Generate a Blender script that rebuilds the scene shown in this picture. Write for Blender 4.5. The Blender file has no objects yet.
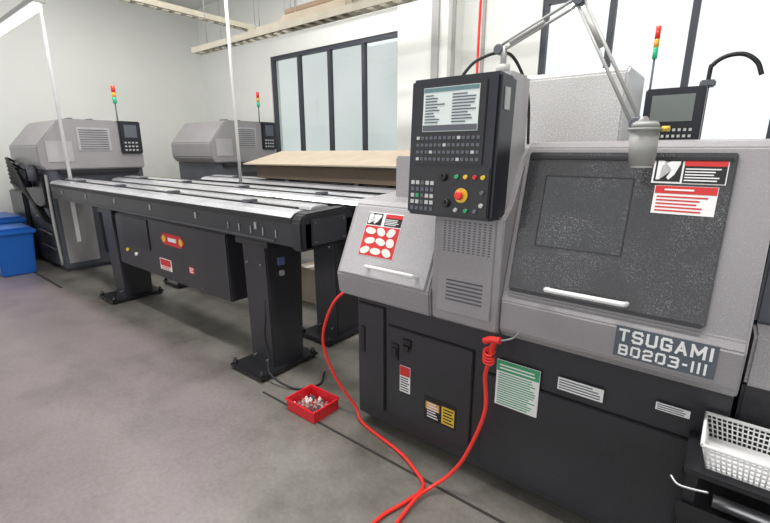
import bpy, bmesh, math, random
from mathutils import Vector, Matrix
random.seed(7)
S = bpy.context.scene
COL = S.collection
W = {}   # world location of each object (all rotations are baked into meshes)

# ------------------------------------------------------------------ materials
MATS = {}
def mat(name, col, rough=0.5, metal=0.0, var=0.06, scale=6.0, spk=None, emit=0.0, bump=0.0, bscale=200.0, patch=None, coat=0.0):
    if name in MATS: return MATS[name]
    m = bpy.data.materials.new(name); m.use_nodes = True
    nt = m.node_tree; N = nt.nodes; L = nt.links
    b = N["Principled BSDF"]
    tc = N.new("ShaderNodeTexCoord")
    nz = N.new("ShaderNodeTexNoise"); nz.inputs["Scale"].default_value = scale; nz.inputs["Detail"].default_value = 4
    L.new(tc.outputs["Object"], nz.inputs["Vector"])
    mx = N.new("ShaderNodeMixRGB")
    mx.inputs[1].default_value = (*[max(0, c*(1-var)) for c in col], 1)
    mx.inputs[2].default_value = (*[min(1, c*(1+var)) for c in col], 1)
    L.new(nz.outputs["Fac"], mx.inputs[0])
    out = mx.outputs[0]
    if spk:
        sc, th, sscale = spk
        n2 = N.new("ShaderNodeTexNoise"); n2.inputs["Scale"].default_value = sscale; n2.inputs["Detail"].default_value = 2
        L.new(tc.outputs["Object"], n2.inputs["Vector"])
        r = N.new("ShaderNodeValToRGB")
        r.color_ramp.elements[0].position = th; r.color_ramp.elements[1].position = min(1, th+0.16)
        L.new(n2.outputs["Fac"], r.inputs[0])
        fac = r.outputs[0]
        if patch:
            n4 = N.new("ShaderNodeTexNoise"); n4.inputs["Scale"].default_value = patch[0]; n4.inputs["Detail"].default_value = 3
            L.new(tc.outputs["Object"], n4.inputs["Vector"])
            r4 = N.new("ShaderNodeValToRGB"); r4.color_ramp.elements[0].position = patch[1]; r4.color_ramp.elements[1].position = patch[1]+0.2
            r4.color_ramp.elements[0].color = (0.15,0.15,0.15,1)
            L.new(n4.outputs["Fac"], r4.inputs[0])
            mm = N.new("ShaderNodeMath"); mm.operation='MULTIPLY'; L.new(fac, mm.inputs[0]); L.new(r4.outputs[0], mm.inputs[1]); fac = mm.outputs[0]
        m2 = N.new("ShaderNodeMixRGB"); L.new(fac, m2.inputs[0]); L.new(out, m2.inputs[1])
        m2.inputs[2].default_value = (*sc, 1)
        out = m2.outputs[0]
    L.new(out, b.inputs["Base Color"])
    b.inputs["Roughness"].default_value = rough
    b.inputs["Metallic"].default_value = metal
    if coat: b.inputs["Coat Weight"].default_value = coat; b.inputs["Coat Roughness"].default_value = 0.08
    if emit:
        L.new(out, b.inputs["Emission Color"]); b.inputs["Emission Strength"].default_value = emit
    if bump:
        n3 = N.new("ShaderNodeTexNoise"); n3.inputs["Scale"].default_value = bscale
        L.new(tc.outputs["Object"], n3.inputs["Vector"])
        bp = N.new("ShaderNodeBump"); bp.inputs["Strength"].default_value = bump; bp.inputs["Distance"].default_value = 0.01
        L.new(n3.outputs["Fac"], bp.inputs["Height"]); L.new(bp.outputs[0], b.inputs["Normal"])
    MATS[name] = m
    return m

M_HOOD = mat("hood_grey", (0.30, 0.285, 0.295), 0.32, 0, 0.22, 2.2, ((0.40, 0.385, 0.40), 0.54, 330))
M_HOODL = mat("hood_light", (0.40, 0.385, 0.395), 0.30, 0, 0.2, 3, ((0.56, 0.55, 0.57), 0.52, 280))
M_DARK = mat("base_charcoal", (0.030, 0.030, 0.035), 0.30, 0, 0.4, 2.5, ((0.058, 0.058, 0.07), 0.54, 300), 0, 0.08, 90)
M_DARK2 = mat("charcoal_trim", (0.018, 0.018, 0.021), 0.32, 0, 0.2, 6)
M_GAP = mat("shadow_gap", (0.006, 0.006, 0.007), 0.8)
M_JOINT = mat("floor_joint", (0.035, 0.033, 0.03), 0.8)
M_DOOR = mat("door_window_charcoal", (0.026, 0.026, 0.029), 0.22, 0, 0.7, 1.8, ((0.24, 0.24, 0.255), 0.52, 260), 0, 0.15, 140, (3.5,0.46), 0.5)  # broad tone and patchy speckle paint sheen and glints into the door colour
M_GLASSD = mat("dark_glazing", (0.024, 0.025, 0.029), 0.12, 0, 0.6, 4, ((0.30, 0.30, 0.32), 0.54, 220), 0, 0.12, 120, (5.0,0.46), 0.6)  # pale patchy speckle is reflected light painted into the glazing colour
M_PEND = mat("pendant_black", (0.014, 0.015, 0.022), 0.32, 0, 0.2, 8, ((0.035, 0.035, 0.05), 0.6, 260))
M_SILV = mat("aluminium_cover", (0.66, 0.66, 0.69), 0.2, 0.5, 0.35, 2.5, ((0.9, 0.9, 0.92), 0.55, 90))
M_STEEL = mat("steel", (0.5, 0.5, 0.52), 0.3, 0.8)
M_WHITE = mat("white_paint", (0.85, 0.85, 0.85), 0.4)
M_PAPER = mat("label_white", (0.86, 0.86, 0.86), 0.6)
M_RED = mat("label_red", (0.62, 0.03, 0.03), 0.5)
M_GREEN = mat("label_green", (0.05, 0.36, 0.16), 0.5)
M_YEL = mat("label_yellow", (0.8, 0.55, 0.05), 0.5)
M_BLK = mat("label_black", (0.012, 0.012, 0.012), 0.5)
M_HOSE = mat("hose_red", (0.85, 0.04, 0.03), 0.35)
M_TRAY = mat("tray_red", (0.72, 0.02, 0.03), 0.35)
M_RUB = mat("rubber_black", (0.012, 0.012, 0.013), 0.5)
M_SCREEN = mat("lcd_screen", (0.55, 0.60, 0.58), 0.2, 0, 0.08, 10, None, 0.3)
M_KEYW = mat("key_white", (0.55, 0.56, 0.55), 0.5)
M_KEYG = mat("key_grey", (0.11, 0.12, 0.14), 0.5)
M_BLUE = mat("bin_blue", (0.01, 0.12, 0.48), 0.4)
M_CARD = mat("cardboard", (0.45, 0.38, 0.29), 0.85, 0, 0.18, 5)
M_CARDD = mat("cardboard_edge", (0.16, 0.12, 0.085), 0.85)
M_LGREY = mat("lamp_grey", (0.38, 0.38, 0.37), 0.4)
M_FRAME = mat("window_frame_dark", (0.045, 0.05, 0.065), 0.5)
M_TRAYTAN = mat("cable_tray_galvanised", (0.42, 0.39, 0.31), 0.5, 0.1, 0.25, 6)
M_TUBE = mat("fluorescent_tube", (1, 1, 1), 0.5, 0, 0.0, 5, None, 6.0)
M_REDL = mat("beacon_red", (0.75, 0.03, 0.02), 0.25, 0, 0, 5, None, 0.15)
M_YELL = mat("beacon_amber", (0.8, 0.4, 0.03), 0.25, 0, 0, 5, None, 0.05)
M_GRNL = mat("beacon_green", (0.02, 0.45, 0.2), 0.25, 0, 0, 5, None, 0.2)
M_BACKL = mat("lathe_side_grey", (0.085, 0.09, 0.108), 0.4, 0, 0.3, 3)
M_GREYP = mat("plate_grey", (0.10, 0.12, 0.145), 0.4)
M_PART = mat("turned_parts", (0.6, 0.55, 0.5), 0.35, 0.5)

# ------------------------------------------------------------------ geometry
def frame(o, u, v):
    o = Vector(o); u = Vector(u).normalized(); v = Vector(v).normalized()
    n = u.cross(v).normalized()
    return (o, u, v, n)
def FP(f, a, b, c): return f[0] + f[1]*a + f[2]*b + f[3]*c

class G:
    def __init__(s): s.bm = bmesh.new()
    def _bev(s, vs, bev, seg=2):
        if bev > 0:
            es = list({e for v in vs for e in v.link_edges})
            bmesh.ops.bevel(s.bm, geom=es, offset=bev, segments=seg, affect='EDGES', clamp_overlap=True)
    def hexa(s, P, bev=0.0):
        vs = [s.bm.verts.new(p) for p in P]
        for f in ((0,1,2,3),(7,6,5,4),(0,4,5,1),(1,5,6,2),(2,6,7,3),(3,7,4,0)):
            s.bm.faces.new([vs[i] for i in f])
        s._bev(vs, bev); return s
    def box(s, x0,x1,y0,y1,z0,z1, bev=0.0):
        return s.hexa([(x0,y0,z0),(x0,y1,z0),(x1,y1,z0),(x1,y0,z0),(x0,y0,z1),(x0,y1,z1),(x1,y1,z1),(x1,y0,z1)], bev)
    def fbox(s, f, a0,a1,b0,b1,c0,c1, bev=0.0):
        return s.hexa([FP(f,a0,b0,c0),FP(f,a0,b1,c0),FP(f,a1,b1,c0),FP(f,a1,b0,c0),FP(f,a0,b0,c1),FP(f,a0,b1,c1),FP(f,a1,b1,c1),FP(f,a1,b0,c1)], bev)
    def fpoly(s, f, pts, c0, c1):
        a=[s.bm.verts.new(FP(f,x,y,c0)) for x,y in pts]; b=[s.bm.verts.new(FP(f,x,y,c1)) for x,y in pts]; n=len(pts)
        s.bm.faces.new(a); s.bm.faces.new(b[::-1])
        for i in range(n): s.bm.faces.new((a[i],b[i],b[(i+1)%n],a[(i+1)%n]))
        return s
    def prism(s, prof, x0, x1, bev=0.0):
        a = [s.bm.verts.new((x0,y,z)) for y,z in prof]; b = [s.bm.verts.new((x1,y,z)) for y,z in prof]
        n = len(prof)
        s.bm.faces.new(a); s.bm.faces.new(b[::-1])
        for i in range(n): s.bm.faces.new((a[i],b[i],b[(i+1)%n],a[(i+1)%n]))
        s._bev(a+b, bev); return s
    def cyl(s, p0, p1, r0, r1=None, seg=16, bev=0.0):
        if r1 is None: r1 = r0
        p0=Vector(p0); p1=Vector(p1); d=(p1-p0).normalized()
        t = Vector((0,0,1)) if abs(d.z)<0.9 else Vector((1,0,0))
        u = d.cross(t).normalized(); v = d.cross(u)
        a=[];b=[]
        for i in range(seg):
            w = u*math.cos(2*math.pi*i/seg)+v*math.sin(2*math.pi*i/seg)
            a.append(s.bm.verts.new(p0+w*r0)); b.append(s.bm.verts.new(p1+w*r1))
        fa=s.bm.faces.new(a); fb=s.bm.faces.new(b[::-1])
        for i in range(seg):
            f=s.bm.faces.new((a[i],b[i],b[(i+1)%seg],a[(i+1)%seg])); f.smooth=True
        if bev>0:
            es=list(set(fa.edges)|set(fb.edges))
            bmesh.ops.bevel(s.bm, geom=es, offset=bev, segments=2, affect='EDGES')
        return s
    def tube(s, pts, r, seg=10, sub=8, smooth=True):
        P=[Vector(p) for p in pts]
        if smooth and len(P)>2:
            Q=[]
            ext=[P[0]*2-P[1]]+P+[P[-1]*2-P[-2]]
            for i in range(1,len(ext)-2):
                a,b,c,d=ext[i-1],ext[i],ext[i+1],ext[i+2]
                for k in range(sub):
                    t=k/sub
                    Q.append(0.5*((2*b)+(c-a)*t+(2*a-5*b+4*c-d)*t*t+(3*b-a-3*c+d)*t*t*t))
            Q.append(P[-1]); P=Q
        rings=[]; u=None
        for i,p in enumerate(P):
            d=(P[min(i+1,len(P)-1)]-P[max(i-1,0)])
            if d.length<1e-9: d=Vector((0,0,1))
            d.normalize()
            if u is None:
                t=Vector((0,0,1)) if abs(d.z)<0.9 else Vector((1,0,0)); u=d.cross(t).normalized()
            else:
                u=(u-d*u.dot(d)).normalized()
            v=d.cross(u)
            rings.append([s.bm.verts.new(p+(u*math.cos(2*math.pi*k/seg)+v*math.sin(2*math.pi*k/seg))*r) for k in range(seg)])
        for a,b in zip(rings,rings[1:]):
            for k in range(seg):
                f=s.bm.faces.new((a[k],b[k],b[(k+1)%seg],a[(k+1)%seg])); f.smooth=True
        s.bm.faces.new(rings[0]); s.bm.faces.new(rings[-1][::-1]); return s

def setmeta(o, label=None, category=None, group=None, kind=None):
    if label: o["label"]=label
    if category: o["category"]=category
    if group: o["group"]=group
    if kind: o["kind"]=kind

def put(g, name, parent, m, label=None, **k):
    bm=g.bm
    bmesh.ops.recalc_face_normals(bm, faces=bm.faces)
    xs=[v.co for v in bm.verts]
    c=Vector([(min(v[i] for v in xs)+max(v[i] for v in xs))/2 for i in range(3)])
    if parent is None: c.z=min(v.z for v in xs)
    for v in bm.verts: v.co-=c
    me=bpy.data.meshes.new(name); bm.to_mesh(me); bm.free()
    me.materials.append(m)
    o=bpy.data.objects.new(name, me); COL.objects.link(o)
    W[o.name]=c
    if parent: o.parent=parent; o.location=c-W[parent.name]
    else: o.location=c
    setmeta(o,label,**k); return o

def root(name, loc, label, category, group=None):
    o=bpy.data.objects.new(name,None); o.empty_display_size=0.1; COL.objects.link(o)
    o.location=loc; W[o.name]=Vector(loc); setmeta(o,label,category,group); return o

# blocky stroke lettering (strokes on a 0..1 x 0..1 cell)
GL_={'T':[[(0,1),(1,1)],[(.5,1),(.5,0)]],
 'S':[[(1,.86),(.86,1),(.14,1),(0,.86),(0,.62),(.14,.52),(.86,.48),(1,.38),(1,.14),(.86,0),(.14,0),(0,.14)]],
 'U':[[(0,1),(0,.16),(.16,0),(.84,0),(1,.16),(1,1)]],
 'G':[[(1,.84),(.86,1),(.14,1),(0,.86),(0,.14),(.14,0),(.86,0),(1,.12),(1,.45),(.6,.45)]],
 'A':[[(0,0),(.5,1),(1,0)],[(.2,.30),(.8,.30)]],
 'M':[[(0,0),(0,1),(.5,.30),(1,1),(1,0)]],
 'I':[[(.5,0),(.5,1)]],
 'B':[[(0,0),(0,1),(.82,1),(.96,.86),(.96,.64),(.82,.52),(0,.52)],[(.82,.52),(1,.38),(1,.14),(.86,0),(0,0)]],
 'O':[[(.14,0),(0,.14),(0,.86),(.14,1),(.86,1),(1,.86),(1,.14),(.86,0),(.14,0)]],
 '0':[[(.14,0),(0,.14),(0,.86),(.14,1),(.86,1),(1,.86),(1,.14),(.86,0),(.14,0)]],
 '2':[[(0,.86),(.14,1),(.86,1),(1,.86),(1,.62),(.86,.52),(.14,.46),(0,.34),(0,0),(1,0)]],
 '3':[[(0,1),(.86,1),(1,.86),(1,.64),(.86,.52),(.3,.52)],[(.86,.52),(1,.38),(1,.14),(.86,0),(0,0)]],
 '-':[[(.1,.5),(.9,.5)]]}
WID={'I':0.26,'-':0.5,'M':1.1}
def letters(s,f,a,b,w,h,th,m,parent,c=0.003,gap=0.3,name="lettering"):
    tot=sum(WID.get(ch,0.9) for ch in s)+gap*(len(s)-1); u=w/tot
    g=G(); x=a; kk=0
    for ch in s:
        cw=WID.get(ch,0.9)*u
        for st in GL_[ch]:
            P=[(x+th/2+p*(cw-th), b+th/2+q*(h-th)) for p,q in st]
            if ch=='I': P=[(x+cw/2,b+th/2+q*(h-th)) for p,q in st]
            for (x1,y1),(x2,y2) in zip(P,P[1:]):
                d=Vector((x2-x1,y2-y1)); l=d.length; d/=l; n=Vector((-d.y,d.x))*th/2; e=d*th*0.48
                q=[(x1-e.x+n.x,y1-e.y+n.y),(x1-e.x-n.x,y1-e.y-n.y),(x2+e.x-n.x,y2+e.y-n.y),(x2+e.x+n.x,y2+e.y+n.y)]
                kk=(kk+1)%7     # each stroke sits at its own tiny height: no coincident faces
                g.fpoly(f,q,c-0.001-kk*0.00004,c+0.0003+kk*0.00012)
        x+=cw+gap*u
    return put(g,name,parent,m)

def lines(f, a0,a1,b0,b1,n,m,parent,c=0.0025,name="fine_print",jag=0.3):
    g=G(); h=(b1-b0)/n
    for i in range(n):
        e=a1-(a1-a0)*random.random()*jag
        g.fbox(f,a0,e,b0+h*(i+0.3),b0+h*(i+0.72),c-0.001,c)
    return put(g,name,parent,m)

def copy_tree(o, off, skip=()):
    def rec(x,par):
        n=x.copy(); COL.objects.link(n)
        if par is None: n.location=x.location+Vector(off)
        else: n.parent=par
        W[n.name]=W[x.name]+Vector(off)
        for ch in list(x.children):
            base=ch.name.split('.')[0]
            if base in skip: continue
            rec(ch,n)
        return n
    return rec(o,None)

# ------------------------------------------------------------------ room
YW=5.6; XL=-9.6; XR=4.5; ZC=4.6
MW=mat("wall_plaster",(0.80,0.81,0.775),0.8,0,0.06,1.2)
MC=mat("ceiling_paint",(0.8,0.8,0.78),0.9,0,0.04,1.2)
def floormat():
    m=bpy.data.materials.new("floor_concrete"); m.use_nodes=True
    nt=m.node_tree;N=nt.nodes;L=nt.links;b=N["Principled BSDF"]
    tc=N.new("ShaderNodeTexCoord"); sp=N.new("ShaderNodeSeparateXYZ"); L.new(tc.outputs["Object"],sp.inputs[0])
    def noise(sc,det,rough=0.6):
        n=N.new("ShaderNodeTexNoise"); n.inputs["Scale"].default_value=sc; n.inputs["Detail"].default_value=det; n.inputs["Roughness"].default_value=rough
        L.new(tc.outputs["Object"],n.inputs["Vector"]); return n.outputs["Fac"]
    n1=noise(1.1,7,0.65); n2=noise(45,5); n3=noise(2.6,7,0.62); n5=noise(0.8,9,0.72)
    def math_(op,a,bv):
        x=N.new("ShaderNodeMath"); x.operation=op
        for i,q in enumerate((a,bv)):
            if isinstance(q,(int,float)): x.inputs[i].default_value=q
            else: L.new(q,x.inputs[i])
        return x.outputs[0]
    X=sp.outputs[0];Y=sp.outputs[1]
    w=math_('MULTIPLY',math_('SUBTRACT',n1,0.5),0.7)
    a=math_('SUBTRACT',math_('ADD',Y,w),1.50)
    c=math_('ADD',math_('ADD',X,math_('MULTIPLY',Y,0.9)),0.95)
    c=math_('ADD',c,w)
    mxm=math_('MAXIMUM',a,math_('MULTIPLY',c,0.6))
    r=N.new("ShaderNodeMapRange"); r.inputs[1].default_value=-0.12; r.inputs[2].default_value=0.18; L.new(mxm,r.inputs[0])
    def ramp(fac,p0,c0,p1,c1):
        q=N.new("ShaderNodeValToRGB"); e=q.color_ramp.elements
        e[0].position=p0;e[0].color=(*c0,1);e[1].position=p1;e[1].color=(*c1,1); L.new(fac,q.inputs[0]); return q.outputs[0]
    pink=ramp(n1,0.3,(0.200,0.162,0.168),0.7,(0.258,0.212,0.220))
    grey=ramp(n3,0.32,(0.135,0.126,0.108),0.68,(0.240,0.228,0.205))
    mx=N.new("ShaderNodeMixRGB"); L.new(r.outputs[0],mx.inputs[0]);L.new(pink,mx.inputs[1]);L.new(grey,mx.inputs[2])
    def mul(x,y):
        ml=N.new("ShaderNodeMixRGB"); ml.blend_type='MULTIPLY'; ml.inputs[0].default_value=1; L.new(x,ml.inputs[1]);L.new(y,ml.inputs[2]); return ml.outputs[0]
    o=mul(mx.outputs[0],ramp(n2,0.3,(0.86,0.86,0.86),0.7,(1.10,1.10,1.10)))
    o=mul(o,ramp(n3,0.28,(0.84,0.84,0.84),0.48,(1.0,1.0,1.0)))
    o=mul(o,ramp(n5,0.36,(0.80,0.81,0.80),0.50,(1.02,1.02,1.02)))
    L.new(o,b.inputs["Base Color"])
    rr=N.new("ShaderNodeMapRange"); rr.inputs[3].default_value=0.25; rr.inputs[4].default_value=0.55; L.new(n5,rr.inputs[0]); L.new(rr.outputs[0],b.inputs["Roughness"])
    return m
MF=floormat()
def struct(g,name,m): 
    bm=g.bm; bmesh.ops.recalc_face_normals(bm,faces=bm.faces)
    me=bpy.data.meshes.new(name);bm.to_mesh(me);bm.free();me.materials.append(m)
    o=bpy.data.objects.new(name,me);COL.objects.link(o);o["kind"]="structure";W[o.name]=Vector((0,0,0));return o
struct(G().box(XL,XR,-3.5,YW,-0.1,0),"floor",MF)
struct(G().box(XL,XR,-3.5,YW,ZC,ZC+0.1),"ceiling",MC)
struct(G().box(XL-0.2,XL,-3.5,YW+0.2,-0.1,ZC+0.1),"wall_left",MW)
struct(G().box(XR,XR+0.2,-3.5,YW+0.2,-0.1,ZC+0.1),"wall_right",MW)
WIN=[(-7.18,-4.10,1.45,3.36),(-2.04,2.54,1.45,3.38)]
g=G()
xs=[XL,WIN[0][0],WIN[0][1],WIN[1][0],WIN[1][1],XR]
for i in range(0,6,2): g.box(xs[i],xs[i+1],YW,YW+0.2,-0.1,ZC+0.1)
for w in WIN:
    g.box(w[0],w[1],YW,YW+0.2,-0.1,w[2]); g.box(w[0],w[1],YW,YW+0.2,w[3],ZC+0.1)
struct(g,"wall_back",MW)
struct(G().box(-3.87,-3.08,YW-0.4,YW,0,ZC),"trim_1",MW)        # pillar
struct(G().box(XL,XR,YW-0.02,YW-0.001,0,0.12),"baseboard_back",M_LGREY)
struct(G().box(XL,-6.3,1.50,1.53,0.0,0.004).box(-2.35,0.6,1.588,1.602,0.0,0.004),"trim_2",M_JOINT)
def glass(name,t0,t1,mixf):
    mg=bpy.data.materials.new(name); mg.use_nodes=True
    nt=mg.node_tree; nt.nodes.clear()
    o_=nt.nodes.new("ShaderNodeOutputMaterial"); tr=nt.nodes.new("ShaderNodeBsdfTransparent"); gl=nt.nodes.new("ShaderNodeBsdfGlossy"); gl.inputs["Roughness"].default_value=0.05
    mi=nt.nodes.new("ShaderNodeMixShader"); mi.inputs[0].default_value=mixf
    tc=nt.nodes.new("ShaderNodeTexCoord"); nz=nt.nodes.new("ShaderNodeTexNoise"); nz.inputs["Scale"].default_value=0.6; nz.inputs["Detail"].default_value=1
    nt.links.new(tc.outputs["Object"],nz.inputs["Vector"])
    cr=nt.nodes.new("ShaderNodeValToRGB"); e=cr.color_ramp.elements; e[0].position=0.3;e[0].color=(*t0,1);e[1].position=0.65;e[1].color=(*t1,1)
    nt.links.new(nz.outputs["Fac"],cr.inputs[0]); nt.links.new(cr.outputs[0],tr.inputs[0])
    nt.links.new(tr.outputs[0],mi.inputs[1]);nt.links.new(gl.outputs[0],mi.inputs[2]);nt.links.new(mi.outputs[0],o_.inputs[0])
    return mg
GL=[glass("window_glass_filmed",(0.69,0.735,0.72),(0.77,0.80,0.79),0.04),glass("window_glass_clear",(0.86,0.89,0.90),(0.98,1.0,1.0),0.04)]
for i,(w,npan) in enumerate(zip(WIN,(4,6))):
    x0,x1,z0,z1=w; t=0.065
    g=G().box(x0,x1,YW+0.02,YW+0.1,z0,z0+t).box(x0,x1,YW+0.02,YW+0.1,z1-t,z1)
    for k in range(npan+1):
        xx=x0+(x1-x0)*k/npan
        a=max(x0,xx-t*0.5); b_=min(x1,xx+t*0.5)
        if k==0: b_=x0+t
        if k==npan: a=x1-t
        g.box(a,b_,YW+0.02,YW+0.09,z0+t,z1-t)
    fr=struct(g,"window_%d"%(i+1),M_FRAME)
    gp=struct(G().box(x0+0.02,x1-0.02,YW+0.055,YW+0.065,z0+0.02,z1-0.02),"pane",GL[i])
    gp.parent=fr

# ------------------------------------------------------------------ main lathe
def FY(y): return frame((0,y,0),(1,0,0),(0,0,1))       # facing the aisle (-Y)
def warning_plate(name,f,a0,a1,b0,b1,parent,m,label=None,c=0.002):
    return put(G().fbox(f,a0,a1,b0,b1,-0.001,c,0.0),name,parent,m,label)

L0=root("lathe",(-0.75,2.3,0),"grey and charcoal sliding-head CNC lathe with slanted hood","lathe",)
base=put(G().box(-1.60,0.13,1.77,2.95,0.07,0.86,0.008).box(-1.58,0.11,1.83,2.9,0.02,0.07),"base",L0,M_DARK)
fb=FY(1.77)
for x in (-1.5,-0.95,-0.35,0.05):
    put(G().cyl((x,1.9,0),(x,1.9,0.03),0.04).cyl((x,1.9,0.02),(x,1.9,0.08),0.015),"foot",L0,M_STEEL)
def panel(name,a0,a1,b0,b1,m=M_DARK,par=L0):
    put(G().fbox(fb,a0-0.006,a1+0.006,b0-0.006,b1+0.006,0,0.002),"panel_gap",par,M_GAP)
    return put(G().fbox(fb,a0,a1,b0,b1,0.001,0.014,0.004),name,par,m)
d1=panel("access_door",-1.36,-0.84,0.17,0.71)
fd=FY(1.756)
put(G().fbox(fd,-1.335,-1.285,0.52,0.62,0,0.008,0.003).fbox(fd,-1.325,-1.295,0.545,0.595,0.008,0.014),"latch",d1,M_DARK2)
put(G().fbox(fd,-1.255,-1.20,0.62,0.665,0,0.01,0.003).fbox(fd,-1.245,-1.21,0.6,0.63,0.01,0.02),"latch",d1,M_RUB)
w=warning_plate("warning_label",fd,-1.275,-1.205,0.34,0.50,d1,M_PAPER)
put(G().fbox(fd,-1.273,-1.207,0.44,0.498,0.002,0.003),"red_panel",w,M_RED)
lines(fd,-1.27,-1.21,0.345,0.435,6,M_BLK,w,0.003)
w=warning_plate("caution_label",fd,-1.11,-0.915,0.235,0.375,d1,M_BLK)
put(G().fbox(fd,-1.0,-0.925,0.25,0.35,0.002,0.003),"yellow_panel",w,M_YEL)
put(G().fbox(fd,-1.1,-1.015,0.30,0.345,0.002,0.003),"orange_panel",w,mat("label_orange",(0.7,0.35,0.1),0.5))
lines(fd,-0.99,-0.93,0.255,0.345,5,M_BLK,w,0.004)
lines(fd,-1.09,-1.02,0.25,0.345,6,M_PAPER,w,0.004)
panel("side_panel",-1.575,-1.39,0.16,0.80)
panel("front_panel",-0.78,0.10,0.12,0.62,M_DARK)
fs=FY(1.769)
put(G().fbox(fs,-1.56,-1.53,0.50,0.66,0.012,0.02),"hinge",L0,M_BLK)
w=warning_plate("notice_label",fd,-0.715,-0.515,0.485,0.715,L0,M_PAPER,"green and white printed notice",0.003)
put(G().fbox(fd,-0.713,-0.517,0.66,0.713,0.003,0.004),"green_heading",w,M_GREEN)
lines(fd,-0.705,-0.525,0.49,0.655,14,M_GREEN,w,0.004,jag=0.2)
lines(fd,-0.70,-0.53,0.668,0.70,2,M_PAPER,w,0.005,jag=0.1)
w=warning_plate("notice_label",fd,-0.44,-0.262,0.662,0.718,L0,M_PAPER,None,0.003)
lines(fd,-0.435,-0.27,0.666,0.714,4,M_GREYP,w,0.004)
w=warning_plate("notice_label",fd,-0.085,0.022,0.708,0.738,L0,M_PAPER,None,0.003)
lines(fd,-0.08,0.018,0.71,0.736,3,M_GREYP,w,0.004)

# right hood
HR=[(1.70,0.862),(1.67,0.90),(1.67,1.03),(1.695,1.06),(1.84,1.66),(1.87,1.68),(2.55,1.70),(2.9,1.62),(2.9,0.862)]
hood=put(G().prism(HR,-0.685,0.13,0.006),"hood",L0,M_HOOD,"grey hood over the work area")
lowf=FY(1.67)
su=Vector((0,1.84-1.695,1.66-1.06)); sl=su.length
fh=frame((0,1.695,1.06),(1,0,0),su)
door=put(G().fbox(fh,-0.665,0.015,0.02,sl-0.02,0,0.014,0.005),"sliding_door",L0,M_DOOR,"glossy charcoal sliding door with sloped front")
fd2=(fh[0]+fh[3]*0.014,fh[1],fh[2],fh[3])
put(G().fbox(fd2,-0.58,-0.27,0.22,0.50,-0.002,0.0015,0.001),"glass",door,M_GLASSD)
g=G()
for a0,a1,b0,b1 in ((-0.584,-0.266,0.216,0.22),(-0.584,-0.266,0.50,0.504),(-0.584,-0.58,0.22,0.50),(-0.27,-0.266,0.22,0.50)):
    g.fbox(fd2,a0,a1,b0,b1,-0.001,0.003)
put(g,"window_trim",door,M_DARK2)
for b0 in (0.015,sl-0.05): put(G().fbox(fd2,-0.655,0.005,b0,b0+0.013,0,0.006,0.002),"door_rail",door,M_DARK2)
g=G().tube([FP(fd2,-0.50,0.05,0.0),FP(fd2,-0.495,0.05,0.04),FP(fd2,-0.47,0.05,0.05),FP(fd2,-0.25,0.05,0.05),FP(fd2,-0.225,0.05,0.04),FP(fd2,-0.22,0.05,0.0)],0.010,10)
put(g,"handle",door,M_WHITE,"white bar handle")
w=put(G().fbox(fd2,-0.215,-0.005,0.49,0.58,0,0.002),"safety_label",door,M_PAPER)
put(G().fbox(fd2,-0.125,-0.008,0.493,0.577,0.002,0.003),"black_panel",w,M_BLK)
put(G().fbox(fd2,-0.125,-0.008,0.55,0.577,0.003,0.004),"red_heading",w,M_RED)
lines(fd2,-0.12,-0.015,0.497,0.545,5,M_PAPER,w,0.004)
put(G().fbox(fd2,-0.209,-0.131,0.496,0.574,0.002,0.003),"pictogram",w,M_BLK)
put(G().fpoly(fd2,[(-0.203,0.502),(-0.193,0.502),(-0.19,0.55),(-0.165,0.566),(-0.137,0.566),(-0.137,0.556),(-0.15,0.52),(-0.165,0.502),(-0.172,0.51),(-0.16,0.535),(-0.18,0.54),(-0.185,0.568),(-0.203,0.568)],0.003,0.004),"pictogram_hand",w,M_PAPER)
w=put(G().fbox(fd2,-0.20,-0.02,0.385,0.482,0,0.002),"safety_label",door,M_PAPER)
put(G().fbox(fd2,-0.198,-0.022,0.455,0.481,0.002,0.003),"red_heading",w,M_RED)
lines(fd2,-0.19,-0.03,0.39,0.45,5,M_RED,w,0.003)
lines(fd2,-0.17,-0.05,0.461,0.475,1,M_PAPER,w,0.004)
# name plate
np_=put(G().fbox(lowf,-0.238,0.062,0.918,1.036,0,0.003,0.001),"name_plate",L0,M_GREYP)
letters("TSUGAMI",lowf,-0.228,0.980,0.278,0.047,0.0085,M_PAPER,np_,c=0.0042,gap=0.24)
letters("BO203-III",lowf,-0.222,0.927,0.262,0.040,0.0068,M_PAPER,np_,c=0.0042,gap=0.26)

# left hood (headstock cover)
HL=[(1.69,0.862),(1.645,0.885),(1.63,1.0),(1.80,1.36),(1.83,1.385),(2.5,1.42),(2.9,1.42),(2.9,0.862)]
hl=put(G().prism(HL,-1.625,-1.02,0.008),"headstock_cover",L0,M_HOOD)
su=Vector((0,0.17,0.36)); fl=frame((0,1.63,1.0),(1,0,0),su); sl2=su.length
hd=put(G().fbox(fl,-1.60,-1.045,0.01,sl2-0.01,0,0.010,0.004),"cover_door",L0,M_HOODL)
fl2=(fl[0]+fl[3]*0.010,fl[1],fl[2],fl[3])
put(G().tube([FP(fl2,-1.40,0.06,0.0),FP(fl2,-1.395,0.06,0.03),FP(fl2,-1.37,0.06,0.04),FP(fl2,-1.13,0.06,0.04),FP(fl2,-1.105,0.06,0.03),FP(fl2,-1.10,0.06,0.0)],0.009,10),"handle",hd,M_WHITE,"white bar handle")
w=put(G().fbox(fl2,-1.50,-1.27,0.12,0.36,0,0.002),"safety_label",hd,M_PAPER)
put(G().fbox(fl2,-1.38,-1.272,0.29,0.355,0.002,0.003),"black_panel",w,M_BLK)
put(G().fbox(fl2,-1.497,-1.40,0.29,0.355,0.002,0.003),"pictogram_panel",w,M_BLK)
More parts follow.
